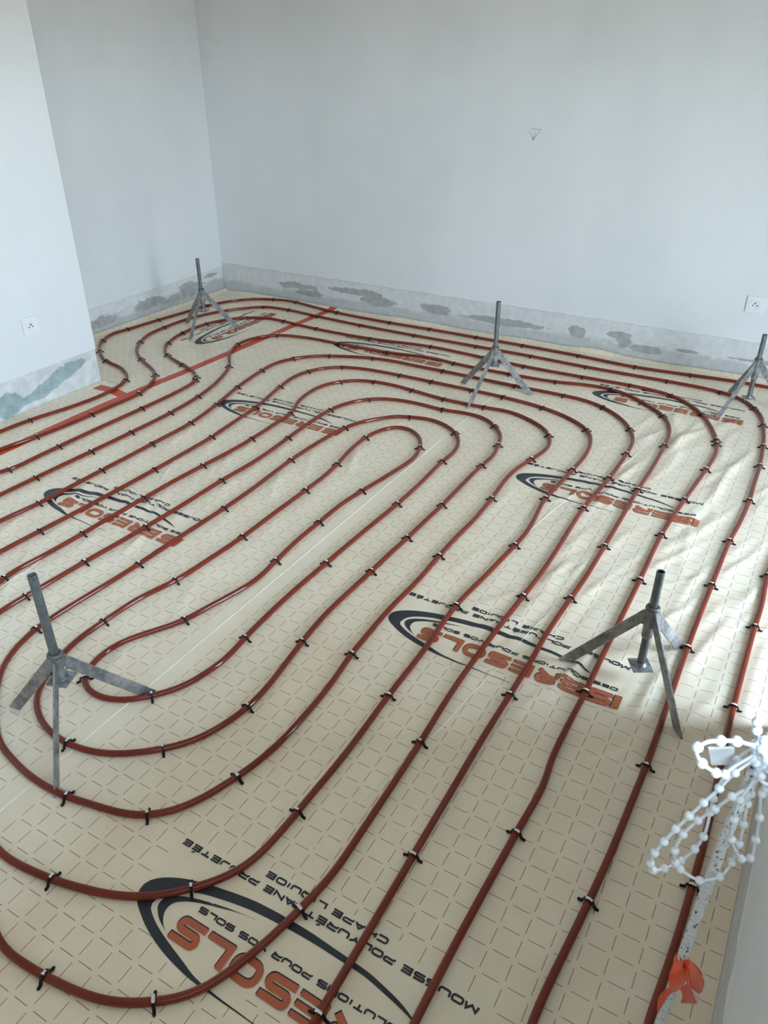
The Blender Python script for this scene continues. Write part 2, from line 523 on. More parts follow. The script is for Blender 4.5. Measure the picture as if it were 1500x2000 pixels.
# ------------------------------------------------------------------ the pipe: one long double spiral, way-points in metres on the floor ('c' = a clip sits there)
PIPE = {
    'F1': '-1.570,0.921 -1.589,0.978 -1.600,1.047 c-1.597,1.126 -1.589,1.260 c-1.557,1.382 -1.545,1.528 c-1.536,1.685 -1.540,1.862 c-1.537,2.059 -1.538,2.176 c-1.550,2.298 -1.573,2.430 c-1.581,2.567 -1.562,2.664 -1.524,2.727 -1.477,2.742 -1.417,2.717 -1.363,2.663 c-1.332,2.596 -1.310,2.509 -1.323,2.348 c-1.350,2.161 -1.364,2.040 c-1.363,1.893 -1.362,1.770 c-1.350,1.624 -1.340,1.509 -1.359,1.407 -1.384,1.320 c-1.396,1.248',
    'F2': '-1.668,0.831 -1.706,0.886 -1.727,0.942 c-1.741,1.003 -1.742,1.059 -1.736,1.181 -1.729,1.276 c-1.724,1.389 -1.722,1.575 c-1.716,1.803 -1.707,1.977 c-1.733,2.237 -1.729,2.435 c-1.711,2.608 -1.675,2.708 -1.615,2.785 -1.584,2.825 c-1.518,2.852 -1.427,2.875 -1.340,2.853 c-1.265,2.802 -1.216,2.728 -1.191,2.631 c-1.196,2.530 -1.187,2.321 c-1.187,2.142 -1.199,1.913 c-1.201,1.695 -1.204,1.476 c-1.194,1.272',
    'F3': '-1.900,1.005 c-1.897,1.093 -1.892,1.151 c-1.886,1.310 -1.877,1.438 c-1.870,1.567 -1.859,1.750 c-1.863,1.962 -1.853,2.163 c-1.866,2.399 -1.877,2.571 c-1.876,2.742 -1.847,2.852 c-1.786,2.939 -1.715,2.984 -1.646,3.002 -1.540,3.008 c-1.427,2.999 -1.316,3.018 -1.218,3.006 c-1.147,2.951 -1.087,2.880 c-1.059,2.780 -1.038,2.682 c-1.044,2.574 -1.043,2.380 c-1.041,2.216 -1.046,2.078 c-1.045,1.958 -1.054,1.851 c-1.051,1.729 -1.056,1.532 -1.063,1.435 c-1.044,1.339 -1.032,1.250 -1.020,1.158',
    'F4': 'c-2.037,1.122 -2.032,1.266 c-2.027,1.428 -2.030,1.582 c-2.023,1.714 -2.020,1.859 c-2.010,2.021 -1.998,2.178 c-1.996,2.316 -2.003,2.489 c-2.009,2.615 -2.064,2.756 -2.082,2.881 -2.075,2.974 c-2.027,3.063 -1.965,3.117 c-1.880,3.146 -1.787,3.152 -1.748,3.151 c-1.661,3.140 c-1.477,3.115 c-1.271,3.120 -1.146,3.131 -1.030,3.087 -0.946,3.031 c-0.905,2.978 -0.872,2.887 -0.874,2.812 c-0.891,2.727 -0.916,2.582 c-0.903,2.349 -0.897,2.172 -0.908,2.093 c-0.903,1.914 -0.899,1.762 -0.905,1.609 -0.908,1.533 -0.899,1.433 c-0.897,1.364 -0.882,1.249 -0.876,1.109 -0.879,0.986 c-0.900,0.879',
    'F5': '-2.176,1.212 c-2.169,1.366 -2.160,1.542 -2.156,1.719 c-2.153,1.900 -2.153,2.071 c-2.157,2.244 -2.179,2.431 c-2.191,2.588 c-2.249,2.857 -2.268,3.012 c-2.250,3.100 -2.204,3.182 c-2.131,3.241 -2.001,3.277 c-1.809,3.287 c-1.629,3.287 c-1.411,3.284 c-1.241,3.279 c-1.034,3.251 -0.893,3.198 c-0.781,3.115 -0.738,3.031 -0.713,2.886 c-0.717,2.720 -0.725,2.562 c-0.732,2.450 -0.711,2.263 -0.706,2.173 c-0.711,2.097 -0.723,1.893 c-0.741,1.703 -0.722,1.477 c-0.729,1.275 -0.723,1.119 -0.722,1.006 -0.728,0.904',
    'F6': '-2.346,1.340 c-2.331,1.493 -2.330,1.643 c-2.331,1.792 -2.326,1.936 c-2.331,2.067 c-2.335,2.310 c-2.373,2.528 c-2.428,2.747 c-2.466,2.991 -2.469,3.122 c-2.430,3.220 -2.362,3.302 c-2.283,3.353 c-2.059,3.438 -1.897,3.454 -1.839,3.442 c-1.647,3.450 c-1.247,3.442 c-0.999,3.442 -0.898,3.434 c-0.792,3.394 -0.684,3.306 c-0.619,3.212 -0.580,3.111 c-0.570,2.965 c-0.572,2.720 c-0.588,2.451 -0.582,2.215 -0.568,2.014 c-0.583,1.845 -0.592,1.640 -0.594,1.374 c-0.585,1.177 -0.581,1.037 -0.578,0.885 -0.577,0.785 c-0.591,0.689',
    'F7': '-2.510,1.464 c-2.506,1.621 -2.505,1.751 c-2.498,1.888 c-2.492,2.106 c-2.493,2.349 c-2.514,2.559 -2.561,2.750 c-2.652,2.955 -2.768,3.096 c-2.840,3.251 -2.832,3.380 c-2.744,3.498 -2.566,3.546 c-2.348,3.548 c-2.042,3.557 -1.767,3.598 c-1.647,3.581 c-1.332,3.579 c-1.092,3.593 -0.951,3.629 c-0.824,3.632 -0.713,3.591 -0.618,3.517 c-0.527,3.433 -0.482,3.340 -0.462,3.261 c-0.453,3.120 -0.448,2.889 c-0.452,2.682 -0.448,2.462 c-0.449,2.240 -0.442,2.036 c-0.455,1.907 -0.462,1.684 -0.456,1.650 c-0.459,1.434 -0.461,1.289 -0.458,1.092 c-0.456,0.901 -0.451,0.716 c-0.452,0.550',
    'F8': '-2.671,1.584 c-2.651,1.615 -2.653,1.731 c-2.653,1.855 -2.656,2.095 c-2.644,2.320 -2.645,2.572 c-2.666,2.717 c-2.696,2.754 -2.771,2.809 c-2.882,2.853 c-3.062,2.928 -3.155,3.005 c-3.196,3.075 -3.235,3.165 c-3.254,3.255 c-3.250,3.462 -3.186,3.609 c-3.113,3.684 -2.995,3.738 c-2.870,3.736 c-2.612,3.709 c-2.243,3.712 c-1.875,3.760 c-1.545,3.740 c-1.310,3.723 c-0.994,3.725 c-0.758,3.730 -0.648,3.722 c-0.552,3.697 -0.456,3.628 c-0.378,3.536 -0.316,3.409 c-0.272,3.284 c-0.263,3.243 -0.253,3.138 c-0.261,2.982 c-0.284,2.693 c-0.301,2.406 c-0.298,2.106 -0.297,1.859 -0.299,1.610 c-0.293,1.541 -0.296,1.419 -0.293,1.260 -0.285,1.224 c-0.292,1.057 -0.305,0.816 -0.303,0.620',
    'F9': '-2.843,1.713 c-2.813,1.873 -2.800,2.012 c-2.793,2.156 -2.787,2.320 c-2.787,2.446 -2.843,2.589 c-2.898,2.672 -2.983,2.731 c-3.136,2.808 -3.260,2.896 c-3.350,3.012 -3.412,3.154 c-3.423,3.278 -3.422,3.455 -3.367,3.660 -3.281,3.808 c-3.169,3.924 -3.083,3.942 c-2.984,3.946 c-2.744,3.922 c-2.419,3.899 c-2.049,3.890 c-1.658,3.891 c-1.333,3.889 c-1.027,3.876 c-0.612,3.878 -0.486,3.876 c-0.355,3.859 -0.256,3.818 c-0.183,3.728 -0.144,3.652 c-0.122,3.545 -0.105,3.434 c-0.093,3.318 c-0.081,3.119 -0.080,2.932 c-0.075,2.804 -0.084,2.591 c-0.093,2.481 -0.096,2.339 c-0.098,2.188 -0.102,2.006 -0.100,1.965 c-0.102,1.849 -0.101,1.707 -0.100,1.554 -0.098,1.430 c-0.098,1.375 -0.101,1.260 -0.099,1.119 c-0.112,0.983 -0.120,0.859 -0.127,0.786 -0.129,0.723',
    'F10': '-2.996,1.828 c-2.986,1.976 -2.948,2.158 -2.932,2.296 -2.935,2.406 c-2.976,2.545 -3.066,2.627 -3.150,2.666 c-3.282,2.695 -3.378,2.748 c-3.430,2.789 -3.496,2.844 c-3.553,2.921 -3.603,3.045 c-3.587,3.147 c-3.561,3.376 -3.529,3.602 c-3.509,3.758 -3.443,3.919 -3.346,4.030 c-3.220,4.093 -3.141,4.114 c-3.046,4.112 -2.870,4.077 c-2.683,4.048 c-2.292,4.030 c-2.023,4.037 c-1.720,4.034 c-1.437,4.033 c-1.113,4.024 c-0.803,4.001 c-0.529,4.024 -0.354,4.042 -0.163,4.040',
    'N1': '-1.440,1.166 -1.479,1.099 -1.492,1.036 -1.486,0.982 c-1.461,0.925 -1.429,0.908 -1.382,0.900 -1.342,0.908 -1.295,0.933 c-1.257,0.973 -1.215,1.028 -1.194,1.103 -1.184,1.183',
    'N2': 'c-1.560,0.894 -1.510,0.819 -1.462,0.785 -1.401,0.761 -1.351,0.754 c-1.316,0.753 -1.245,0.765 -1.184,0.793 c-1.106,0.856 -1.057,0.917 -1.033,0.982 c-1.017,1.064',
    'N3': '-1.454,0.670 -1.412,0.662 -1.345,0.647 -1.268,0.642 c-1.193,0.646 -1.128,0.664 -1.060,0.674 c-1.002,0.700 -0.948,0.757 -0.920,0.820 c-0.901,0.878',
    'N4': '-1.201,0.480 -1.127,0.484 c-1.058,0.493 -1.002,0.507 -0.966,0.517 -0.914,0.535 -0.870,0.559 -0.831,0.590 c-0.803,0.619 -0.774,0.650 -0.737,0.718 -0.728,0.795 c-0.725,0.870',
    'N5': '-1.034,0.354 -0.972,0.354 c-0.914,0.358 -0.844,0.368 -0.792,0.380 -0.750,0.399 c-0.713,0.424 -0.668,0.460 -0.637,0.515 -0.617,0.577 -0.602,0.613',
    'G': 'c0.045,2.328 0.050,2.162 0.049,2.103 c0.047,2.039 0.046,1.842 c0.046,1.675 0.048,1.568 0.050,1.452 0.064,1.209 c0.056,1.116 0.055,1.039 0.051,0.940 0.046,0.869 0.043,0.823',
}

PR, PZ = .008, .0104
RUN = {}
for k, s in PIPE.items():
    RUN[k] = [(q[0] == 'c', tuple(map(float, q.lstrip('c').split(',')))) for q in s.split()]
xy = lambda k: [p for _, p in RUN[k]]

def resample(pts, n):
    P = np.array(pts, float)
    d = np.concatenate([[0], np.cumsum(np.linalg.norm(np.diff(P, axis=0), axis=1))])
    t = np.linspace(0, d[-1], n)
    return np.stack([np.interp(t, d, P[:, 0]), np.interp(t, d, P[:, 1])], 1)

def bend(a, b, yb):
    """way-points of a near bend that lies below the frame"""
    (xa, ya), (xb, yb2) = a, b
    xc, R = (xa + xb) / 2, (xb - xa) / 2
    return [(xa, yb + R * .95), (xa + .12 * R, yb + R * .52), (xa + .42 * R, yb + R * .15), (xc, yb), (xb - .42 * R, yb + R * .15), (xb - .12 * R, yb + R * .52), (xb, yb + R * .95)]

path = list(reversed(xy('F10')))[::-1]          # start at the supply end, outermost run
path = [(-2.996, -2.3), (-2.996, 0)] + path + [(.005, 4.02), (.075, 3.85), (.10, 3.55), (.085, 3.0), (.06, 2.6)] + xy('G')
path += bend((xy('F8')[0][0], 1.5), (xy('G')[-1][0], .8), -.80)[::-1] + xy('F8')
# F8 runs left end to right leg; go on from its right leg round to the left leg of F6
path += bend((xy('F6')[0][0], 1.3), (xy('F8')[-1][0], .6), -.50)[::-1] + xy('F6')
path += [p for p in reversed(xy('N5'))] + [(-1.30, .50), (-1.62, .66), (-1.90, .86)] + xy('F4')
path += [p for p in reversed(xy('N3'))] + [(-1.56, .735)] + xy('F2')
path += [p for p in reversed(xy('N1'))] + [p for p in reversed(xy('F1'))] + xy('N2') + [p for p in reversed(xy('F3'))]
path += [(-1.86, .88), (-1.70, .72), (-1.45, .57)] + xy('N4') + [p for p in reversed(xy('F5'))]
path += bend((xy('F5')[0][0], 1.2), (xy('F7')[-1][0], .5), -.36) + [p for p in reversed(xy('F7'))]
path += bend((xy('F7')[0][0], 1.4), (xy('F9')[-1][0], .7), -.65) + [p for p in reversed(xy('F9'))]
path += [(-2.85, 0), (-2.85, -2.3)]
# straighten slight wobble of way-points between clips on the straight runs
_clips = {p for v in RUN.values() for c, p in v if c}
path = [np.array(p) for p in path]
def _turn(i):
    u, v = path[i] - path[i - 1], path[i + 1] - path[i]
    return math.degrees(math.atan2(u[0] * v[1] - u[1] * v[0], float(u @ v)))
for i in range(2, len(path) - 2):
    t = [_turn(k) for k in (i - 1, i, i + 1)]
    if abs(t[1]) < 16 and t[1] * t[0] < 0 and t[1] * t[2] < 0 and tuple(path[i]) not in _clips:      # a zigzag, not a curve
        a, b = path[i - 1], path[i + 1]
        d = (b - a) / np.linalg.norm(b - a)
        path[i] = path[i] + .7 * (a + d * float((path[i] - a) @ d) - path[i])
curve = catmull(path, .02)
# even spacing and a slight smoothing of the hand-laid line
curve = resample(curve, int(np.linalg.norm(np.diff(curve, axis=0), axis=1).sum() / .02))
ker = np.exp(-np.arange(-4, 5) ** 2 / 5.0)
ker /= ker.sum()
pad = np.vstack([np.repeat(curve[:1], 4, 0), curve, np.repeat(curve[-1:], 4, 0)])
curve = np.stack([np.convolve(pad[:, i], ker, 'valid') for i in (0, 1)], 1)

# where the film is pressed flat: under the pipe and under the tripod feet
from mathutils.kdtree import KDTree
FEET = [(-1.546, .771), (-1.224, .638), (-1.270, .992), (-.393, 1.640), (-.047, 1.513), (-.118, 1.862), (-1.504, 3.367), (-1.343, 3.089), (-1.138, 3.397), (-3.395, 3.438), (-3.140, 3.188), (-3.036, 3.514), (-.319, 3.545), (-.323, 3.905), (-.012, 3.730)]
_kd = KDTree(len(curve) + len(FEET))
for _i, _p in enumerate(list(curve) + FEET):
    _kd.insert((_p[0], _p[1], 0), _i)
_kd.balance()
def pressed(x, y):
    d = np.array([_kd.find((a, b, 0))[2] for a, b in zip(np.ravel(x), np.ravel(y))]).reshape(np.shape(x))
    t = np.clip((d - .006) / .030, 0, 1)
    return t * t * (3 - 2 * t)

# ------------------------------------------------------------------ the film: a height field with creases and ripples
def vnoise(x, y, s, seed):
    r = np.random.default_rng(seed)
    G = r.random((128, 128))
    u, v = x * s + 1000.3, y * s + 1000.7
    iu, iv = np.floor(u).astype(int), np.floor(v).astype(int)
    fu, fv = u - iu, v - iv
    fu, fv = fu * fu * (3 - 2 * fu), fv * fv * (3 - 2 * fv)
    g = lambda a, b: G[a % 128, b % 128]
    return (g(iu, iv) * (1 - fu) + g(iu + 1, iv) * fu) * (1 - fv) + (g(iu, iv + 1) * (1 - fu) + g(iu + 1, iv + 1) * fu) * fv - .5

RIDGES = []
def ridges(n, box, ang, spread, amp, ln, wd, seed):
    r = np.random.default_rng(seed)
    for _ in range(n):
        a = math.radians(ang + r.normal() * spread)
        RIDGES.append((r.uniform(box[0], box[1]), r.uniform(box[2], box[3]), math.cos(a), math.sin(a), r.uniform(*amp) * (1 if r.random() < .75 else -.5), r.uniform(*ln), r.uniform(*wd), r.normal() * .5))
ridges(95, (-.60, .10, 1.25, 3.5), 75, 9, (.0025, .0062), (.18, .45), (.008, .020), 11)
ridges(26, (-1.05, -.45, 2.0, 3.5), 85, 12, (.0008, .0022), (.12, .30), (.007, .014), 12)
ridges(60, (-2.40, -1.45, .85, 2.45), 118, 9, (.0024, .0055), (.10, .28), (.008, .018), 13)
ridges(60, (-3.6, -2.75, 2.3, 4.0), 150, 22, (.0014, .0032), (.10, .30), (.006, .012), 14)
ridges(40, (-2.6, -.3, 3.4, 4.1), 160, 20, (.0007, .0018), (.10, .30), (.006, .012), 15)
ridges(18, (-1.3, -.2, .4, 1.2), 70, 25, (.0010, .0024), (.10, .30), (.010, .02), 16)
ridges(10, (-1.75, -1.2, .3, .8), 20, 10, (.0015, .003), (.10, .25), (.015, .03), 17)

for _c, _a, _m, _L, _w in (((-.22, 1.40), -104, .0048, .11, .010), ((-.14, 1.42), -120, .0050, .13, .010), ((-.10, 1.47), -112, .004, .12, .009), ((-.03, 1.62), -115, .004, .14, .011), ((-.12, 2.30), -108, .0055, .32, .014),
                        ((-.17, 3.05), -100, .006, .40, .018), ((-.25, 3.06), -101, .005, .32, .014), ((-.08, 3.1), -98, .005, .35, .015), ((-.40, 2.05), -106, .004, .25, .012), ((-.05, 1.95), -105, .0045, .25, .012), ((-1.93, 1.85), -59, .004, .28, .016), ((-1.80, 1.80), -60, .0035, .22, .014)):
    RIDGES.append((_c[0], _c[1], math.cos(math.radians(_a)), math.sin(math.radians(_a)), _m, _L, _w, .15))

def film_h(x, y):
    x, y = np.asarray(x, float), np.asarray(y, float)
    h = .0016 * vnoise(x, y, 7.0, 1) + .0012 * vnoise(x, y, 17.0, 2) + .0006 * vnoise(x, y, 41.0, 3)
    for cx, cy, c, s, a, L, w, k in RIDGES:
        dx, dy = x - cx, y - cy
        t = dx * c + dy * s
        q = -dx * s + dy * c - k * t * t
        h = h + a * np.exp(-(t / L) ** 2 * 2 - (q / w) ** 2)
    h = h * (.12 + .88 * pressed(x, y))
    sm = lambda v, a, b: (lambda z: z * z * (3 - 2 * z))(np.clip((v - a) / (b - a), 0, 1))
    h = h + (.010 + .024 * vnoise(x, y, 5.0, 8)) * sm(y, YB - .05, YB - .005) + .012 * sm(-x, -(XL + .05), -(XL + .01)) * (y > YC)
    return h + .0015

def seam_x(y):
    return -1.2985 + 0 * np.asarray(y, float)
def zero(v):
    return np.zeros_like(np.asarray(v, float))

def sheet(name, left, right, nx, mat):
    ys = np.concatenate([np.linspace(YF + .01, -.3, 20), np.arange(-.29, YC - .005, .010), [YC - .0005, YC + .0006], np.arange(YC + .010, YB - .006, .010), [YB - .005]])
    u = np.linspace(0, 1, nx)
    Yg, Ug = np.meshgrid(ys, u, indexing='ij')
    Xg = left(Yg) * (1 - Ug) + right(Yg) * Ug
    Z = film_h(Xg, Yg)
    V = np.stack([Xg, Yg, Z], -1).reshape(-1, 3)
    ny = len(ys)
    i = np.arange(ny - 1)[:, None] * nx + np.arange(nx - 1)[None]
    Fc = np.stack([i, i + 1, i + 1 + nx, i + nx], -1).reshape(-1, 4)
    return mesh_obj(name, V.tolist(), Fc.tolist(), mat, None, True)

TAPE_X = lambda y: -2.846 + (np.asarray(y, float) - 2.2) * .0345 * (np.asarray(y) > 2.2) + zero(y)
LOGO_C, LOGO_B, LOGO_A = (-.880, .5545), (-2.380, .5600), (-3.040, 3.180)
film_c = tag(sheet('insulation_film', seam_x, lambda y: np.where(np.asarray(y) < PIER, XR + .0035, XR + .02), 145, m_film('printed_film_right', LOGO_C[0], LOGO_C[1], -1.252, XR)),
             'beige grid-printed film sheet along the right wall, glossy ripples, the largest sheet in front', 'film sheet')
film_b = tag(sheet('insulation_film', TAPE_X, seam_x, 155, m_film('printed_film_middle', LOGO_B[0], LOGO_B[1], -2.76, -1.342)),
             'beige grid-printed film sheet between the long orange tape and the plain white seam', 'film sheet')
film_a = tag(sheet('insulation_film', lambda y: np.where(np.asarray(y) < YC, XP - .003, XL + .001), TAPE_X, 68, m_film('printed_film_left', LOGO_A[0], LOGO_A[1], XL, -2.8, True)),
             'beige grid-printed film sheet between the left walls and the long orange tape', 'film sheet')

def strip(name, pts, w, lift, mat, parent=None, prof=None, step=.012, nw=4):
    """narrow band lying on the film along xy points"""
    P = catmull(pts, step)
    V, Fc = [], []
    pr = prof or [0.0] * (nw + 1)
    n = len(pr)
    for i in range(len(P)):
        t = P[min(i + 1, len(P) - 1)] - P[max(i - 1, 0)]
        t = t / np.linalg.norm(t)
        s = np.array([-t[1], t[0]])
        for k in range(n):
            q = P[i] + s * w * (k / (n - 1) - .5)
            V.append((q[0], q[1], float(film_h(q[0], q[1])) + lift + pr[k]))
    for i in range(len(P) - 1):
        for k in range(n - 1):
            a = i * n + k
            Fc.append((a, a + n, a + n + 1, a + 1))
    return mesh_obj(name, V, Fc, mat, parent, True)

# raised seam edge and sharp fold lines in the film
RID = [-.0008, .0008, .0013, .0008, -.0008]
strip('seam_edge', [(float(seam_x(y)), y) for y in np.linspace(-.3, 4.08, 30)], .0036, .0002, M['crease'], film_b, RID)
for pts in ([(-.529, 3.222), (-.542, 2.966), (-.669, 2.471), (-.715, 2.141)],
            [(-.462, 1.926), (-.501, 1.753), (-.526, 1.554), (-.551, 1.389), (-.566, 1.258), (-.598, 1.098), (-.644, .842), (-.656, .771)]):
    strip('fold_line', pts, .0028, .0002, M['crease'], film_c, RID)
strip('fold_line', [(-2.012, 1.087), (-2.022, 1.209), (-2.041, 1.29), (-2.023, 1.681), (-2.169, 2.056)], .0028, .0002, M['crease'], film_b, RID)

# orange tape over the joint, and a short cross piece to the wall corner
tp = strip('joint_tape', [(-2.842, 1.2), (-2.836, 1.7), (-2.840, 1.95), (-2.842, 2.2), (-2.832, 2.55), (-2.815, 2.88), (-2.795, 3.5), (-2.772, 4.139)], .050, .0009, M['tape'])
tag(tp, 'long strip of orange tape over the film joint, running to the far wall', 'tape')
tp2 = strip('joint_tape', [(-3.055, 2.425), (-2.95, 2.425), (-2.85, 2.405)], .055, .0007, M['tape'])
tag(tp2, 'short piece of orange tape beside the left wall corner', 'tape')

# ------------------------------------------------------------------ lettering drawn with strokes
def rounded(pts, r, closed=False):
    """polyline with rounded corners; a point given as (x, y, 1) keeps its corner"""
    n = len(pts)
    out = []
    for i, p in enumerate(pts):
        sharp = len(p) > 2 or r <= 0
        if not closed and i in (0, n - 1) or sharp:
            out.append((p[0], p[1]))
            continue
        a, b = pts[(i - 1) % n], pts[(i + 1) % n]
        P, A, B = (np.array(q[:2], float) for q in (p, a, b))
        la, lb = np.linalg.norm(A - P), np.linalg.norm(B - P)
        d = min(r, la / 2.001, lb / 2.001)
        s, e = P + (A - P) / la * d, P + (B - P) / lb * d
        for t in np.linspace(0, 1, 6):
            out.append(tuple((1 - t) ** 2 * s + 2 * t * (1 - t) * P + t * t * e))
    return out

GL = {  # unit glyphs: list of (points, corner radius, closed)
    'A': [([(0, 0), (.5, 1, 1), (1, 0)], 0, 0), ([(.24, .3), (.76, .3)], 0, 0)],
    'C': [([(1, 1), (0, 1), (0, 0), (1, 0)], .38, 0)],
    'D': [([(0, 1), (1, 1), (1, 0), (0, 0), (0, 1)], .38, 0)],
    'E': [([(1, 1), (.08, 1, 1), (.08, 0, 1), (1, 0)], 0, 0), ([(.1, .5), (.95, .5)], 0, 0)],
    'H': [([(0, 0), (0, 1)], 0, 0), ([(1, 0), (1, 1)], 0, 0), ([(0, .5), (1, .5)], 0, 0)],
    'I': [([(.15, 0), (.15, 1)], 0, 0)],
    'J': [([(.9, 1), (.9, 0), (0, 0)], .4, 0)],
    'L': [([(0, 1), (0, 0, 1), (.9, 0)], 0, 0)],
    'M': [([(0, 0), (.15, 1, 1), (.6, .2, 1), (1.05, 1, 1), (1.2, 0)], 0, 0)],
    'N': [([(0, 0), (0, 1, 1), (1, 0, 1), (1, 1)], 0, 0)],
    'O': [([(0, 0), (1, 0), (1, 1), (0, 1)], .4, 1)],
    'P': [([(0, 0), (0, .35)], 0, 0), ([(0, 1), (1, 1), (1, .36), (0, .36)], .32, 0)],
    'Q': [([(0, 0), (1, 0), (1, 1), (0, 1)], .4, 1), ([(.6, .25), (1.0, -.1)], 0, 0)],
    'R': [([(0, 0), (0, .36)], 0, 0), ([(0, 1), (1, 1), (1, .38), (0, .38)], .32, 0), ([(.5, .36), (1, 0)], 0, 0)],
    'S': [([(1, 1), (0, 1), (0, .5), (1, .5), (1, 0), (0, 0)], .26, 0)],
    'T': [([(0, 1), (1, 1)], 0, 0), ([(.5, 1), (.5, 0)], 0, 0)],
    'U': [([(0, 1), (0, 0), (1, 0), (1, 1)], .4, 0)],
    'V': [([(0, 1), (.5, 0, 1), (1, 1)], 0, 0)],
    'Y': [([(0, 1), (.5, .5)], 0, 0), ([(1, 1), (.5, .5), (.5, 0)], 0, 0)],
}
GW = {'I': .3, 'M': 1.2, 'L': .9, 'J': .9, 'E': 1.0}

class Print2D:
    """flat shapes in emblem coordinates (x = reading direction, y = up), later laid on the film"""
    def __init__(s):
        s.V, s.F = [], []
    def poly_strip(s, L, R, sub=1):
        b = len(s.V)
        n = len(L)
        for a, c in zip(L, R):
            for k in range(sub + 1):
                f = k / sub
                s.V.append((a[0] * (1 - f) + c[0] * f, a[1] * (1 - f) + c[1] * f))
        m = sub + 1
        for i in range(n - 1):
            for k in range(sub):
                q = b + i * m + k
                s.F.append((q, q + 1, q + m + 1, q + m))
    def stroke(s, pts, w, closed=False, wy=None, maxseg=.012):
        P = [np.array(p, float) for p in pts]
        if closed:
            P.append(P[0])
        Q = [P[0]]
        for a, b in zip(P[:-1], P[1:]):
            m = max(1, int(np.linalg.norm(b - a) / maxseg + .999))
            for k in range(1, m + 1):
                Q.append(a + (b - a) * k / m)
        L, R = [], []
        n = len(Q)
        for i in range(n):
            if closed:
                a, b = Q[(i - 1) % (n - 1)], Q[(i + 1) % (n - 1)] if i < n - 1 else Q[1]
            else:
                a, b = Q[max(i - 1, 0)], Q[min(i + 1, n - 1)]
            d1 = Q[i] - a
            d2 = b - Q[i]
            l1, l2 = np.linalg.norm(d1), np.linalg.norm(d2)
            d1 = d1 / l1 if l1 > 1e-9 else d2 / l2
            d2 = d2 / l2 if l2 > 1e-9 else d1
            n1, n2 = np.array([-d1[1], d1[0]]), np.array([-d2[1], d2[0]])
            mt = n1 + n2
            k = np.linalg.norm(mt)
            mt = n1 if k < 1e-6 else mt / k
            sc = min(2.2, 1 / max(.3, mt.dot(n1)))
            off = mt * sc * w / 2
            L.append(Q[i] + off)
            R.append(Q[i] - off)
        s.poly_strip(L, R)
    def text(s, txt, x0, x1, y0, h, w, gap=.27, space=.60):
        adv = 0.0
        pos = []
        for ch in txt:
            b = {'É': 'E'}.get(ch, ch)
            if ch == ' ':
                adv += space
                continue
            g = GW.get(b, 1.0)
            pos.append((ch, b, adv))
            adv += g + gap
        k = (x1 - x0 - w) / (adv - gap)
        for ch, b, a in pos:
            ox = x0 + w / 2 + a * k
            for pts, r, cl in GL[b]:
                q = [(p[0] * 1.5, *p[1:]) for p in pts]      # round corners in a roughly square frame
                q = rounded(q, r * 1.0, bool(cl))
                s.stroke([(ox + p[0] / 1.5 * k, y0 + w / 2 + p[1] * (h - w)) for p in q], w, bool(cl))
            if ch == 'É':
                s.stroke([(ox + .40 * k, y0 + h * 1.12), (ox + .75 * k, y0 + h * 1.36)], w * .8)
    def lay(s, name, org, mat, parent, lift, turned=None):
        V = [(org[0] + p[1], org[1] - p[0]) if turned else (org[0] - p[0], org[1] - p[1]) for p in s.V]      # turned: emblem turned a quarter
        A = np.array(V)
        Z = np.max([film_h(A[:, 0] + a, A[:, 1] + b) for a, b in ((0, 0), (.005, 0), (-.005, 0), (0, .005), (0, -.005))], axis=0) + lift
        F2 = [f[::1] for f in s.F if turned is None or all(V[i][0] < float(TAPE_X(V[i][1])) for i in f)]
        return mesh_obj(name, [(a, b, z) for (a, b), z in zip(V, Z)], F2, mat, parent)

# big band: outer and inner edge as matching stations, from the thin lower tail round the nose to the upper tip
BAND_O = [(-.40, .0700), (-.316, .0690), (-.224, .0675), (-.185, .0662), (-.1585, .0628), (-.1073, .053), (-.0571, .037), (-.024, .021), (.0024, .0048), (.0132, -.0087), (.0166, -.0219), (.014, -.0362), (.0027, -.0504), (-.0157, -.0631), (-.0402, -.0752), (-.0713, -.0859), (-.1043, -.0941), (-.138, -.1009), (-.172, -.1068), (-.2062, -.1112), (-.2500, -.1135), (-.2931, -.1143), (-.3339, -.1135), (-.3742, -.1112), (-.4078, -.109), (-.4560, -.1052), (-.5002, -.0977), (-.5388, -.0882), (-.5605, -.0801), (-.590, -.0665)]
BAND_I = [(-.40, .0690), (-.316, .0668), (-.2307, .0628), (-.195, .0590), (-.1581, .0489), (-.107, .0347), (-.0692, .0223), (-.045, .0105), (-.0310, .0015), (-.0275, -.0060), (-.0280, -.0120), (-.0300, -.0200), (-.0335, -.0310), (-.0430, -.0434), (-.0600, -.0545), (-.0800, -.0630), (-.1040, -.0720), (-.1340, -.0795), (-.1680, -.0862), (-.2020, -.0915), (-.2450, -.0950), (-.2850, -.0973), (-.3325, -.0986), (-.372, -.0982), (-.4074, -.0971), (-.4557, -.0950), (-.4936, -.0892), (-.5314, -.0818), (-.5580, -.0755), (-.590, -.0660)]
ARC_O = [(-.2237, -.0811), (-.1953, -.0777), (-.1615, -.0726), (-.1286, -.0658), (-.0967, -.0572), (-.0763, -.0504), (-.0543, -.0394), (-.0421, -.0294), (-.0386, -.0188), (-.0409, -.0079), (-.0495, .0015), (-.0604, .0095), (-.0733, .0161), (-.0893, .0219)]
ARC_I = [(-.2237, -.0806), (-.2, -.0778), (-.1735, -.0725), (-.1428, -.0640), (-.1119, -.0549), (-.0886, -.0457), (-.0747, -.0376), (-.0642, -.0287), (-.0599, -.0177), (-.0605, -.0072), (-.0652, .002), (-.0734, .0114), (-.0819, .0181), (-.0893, .0214)]

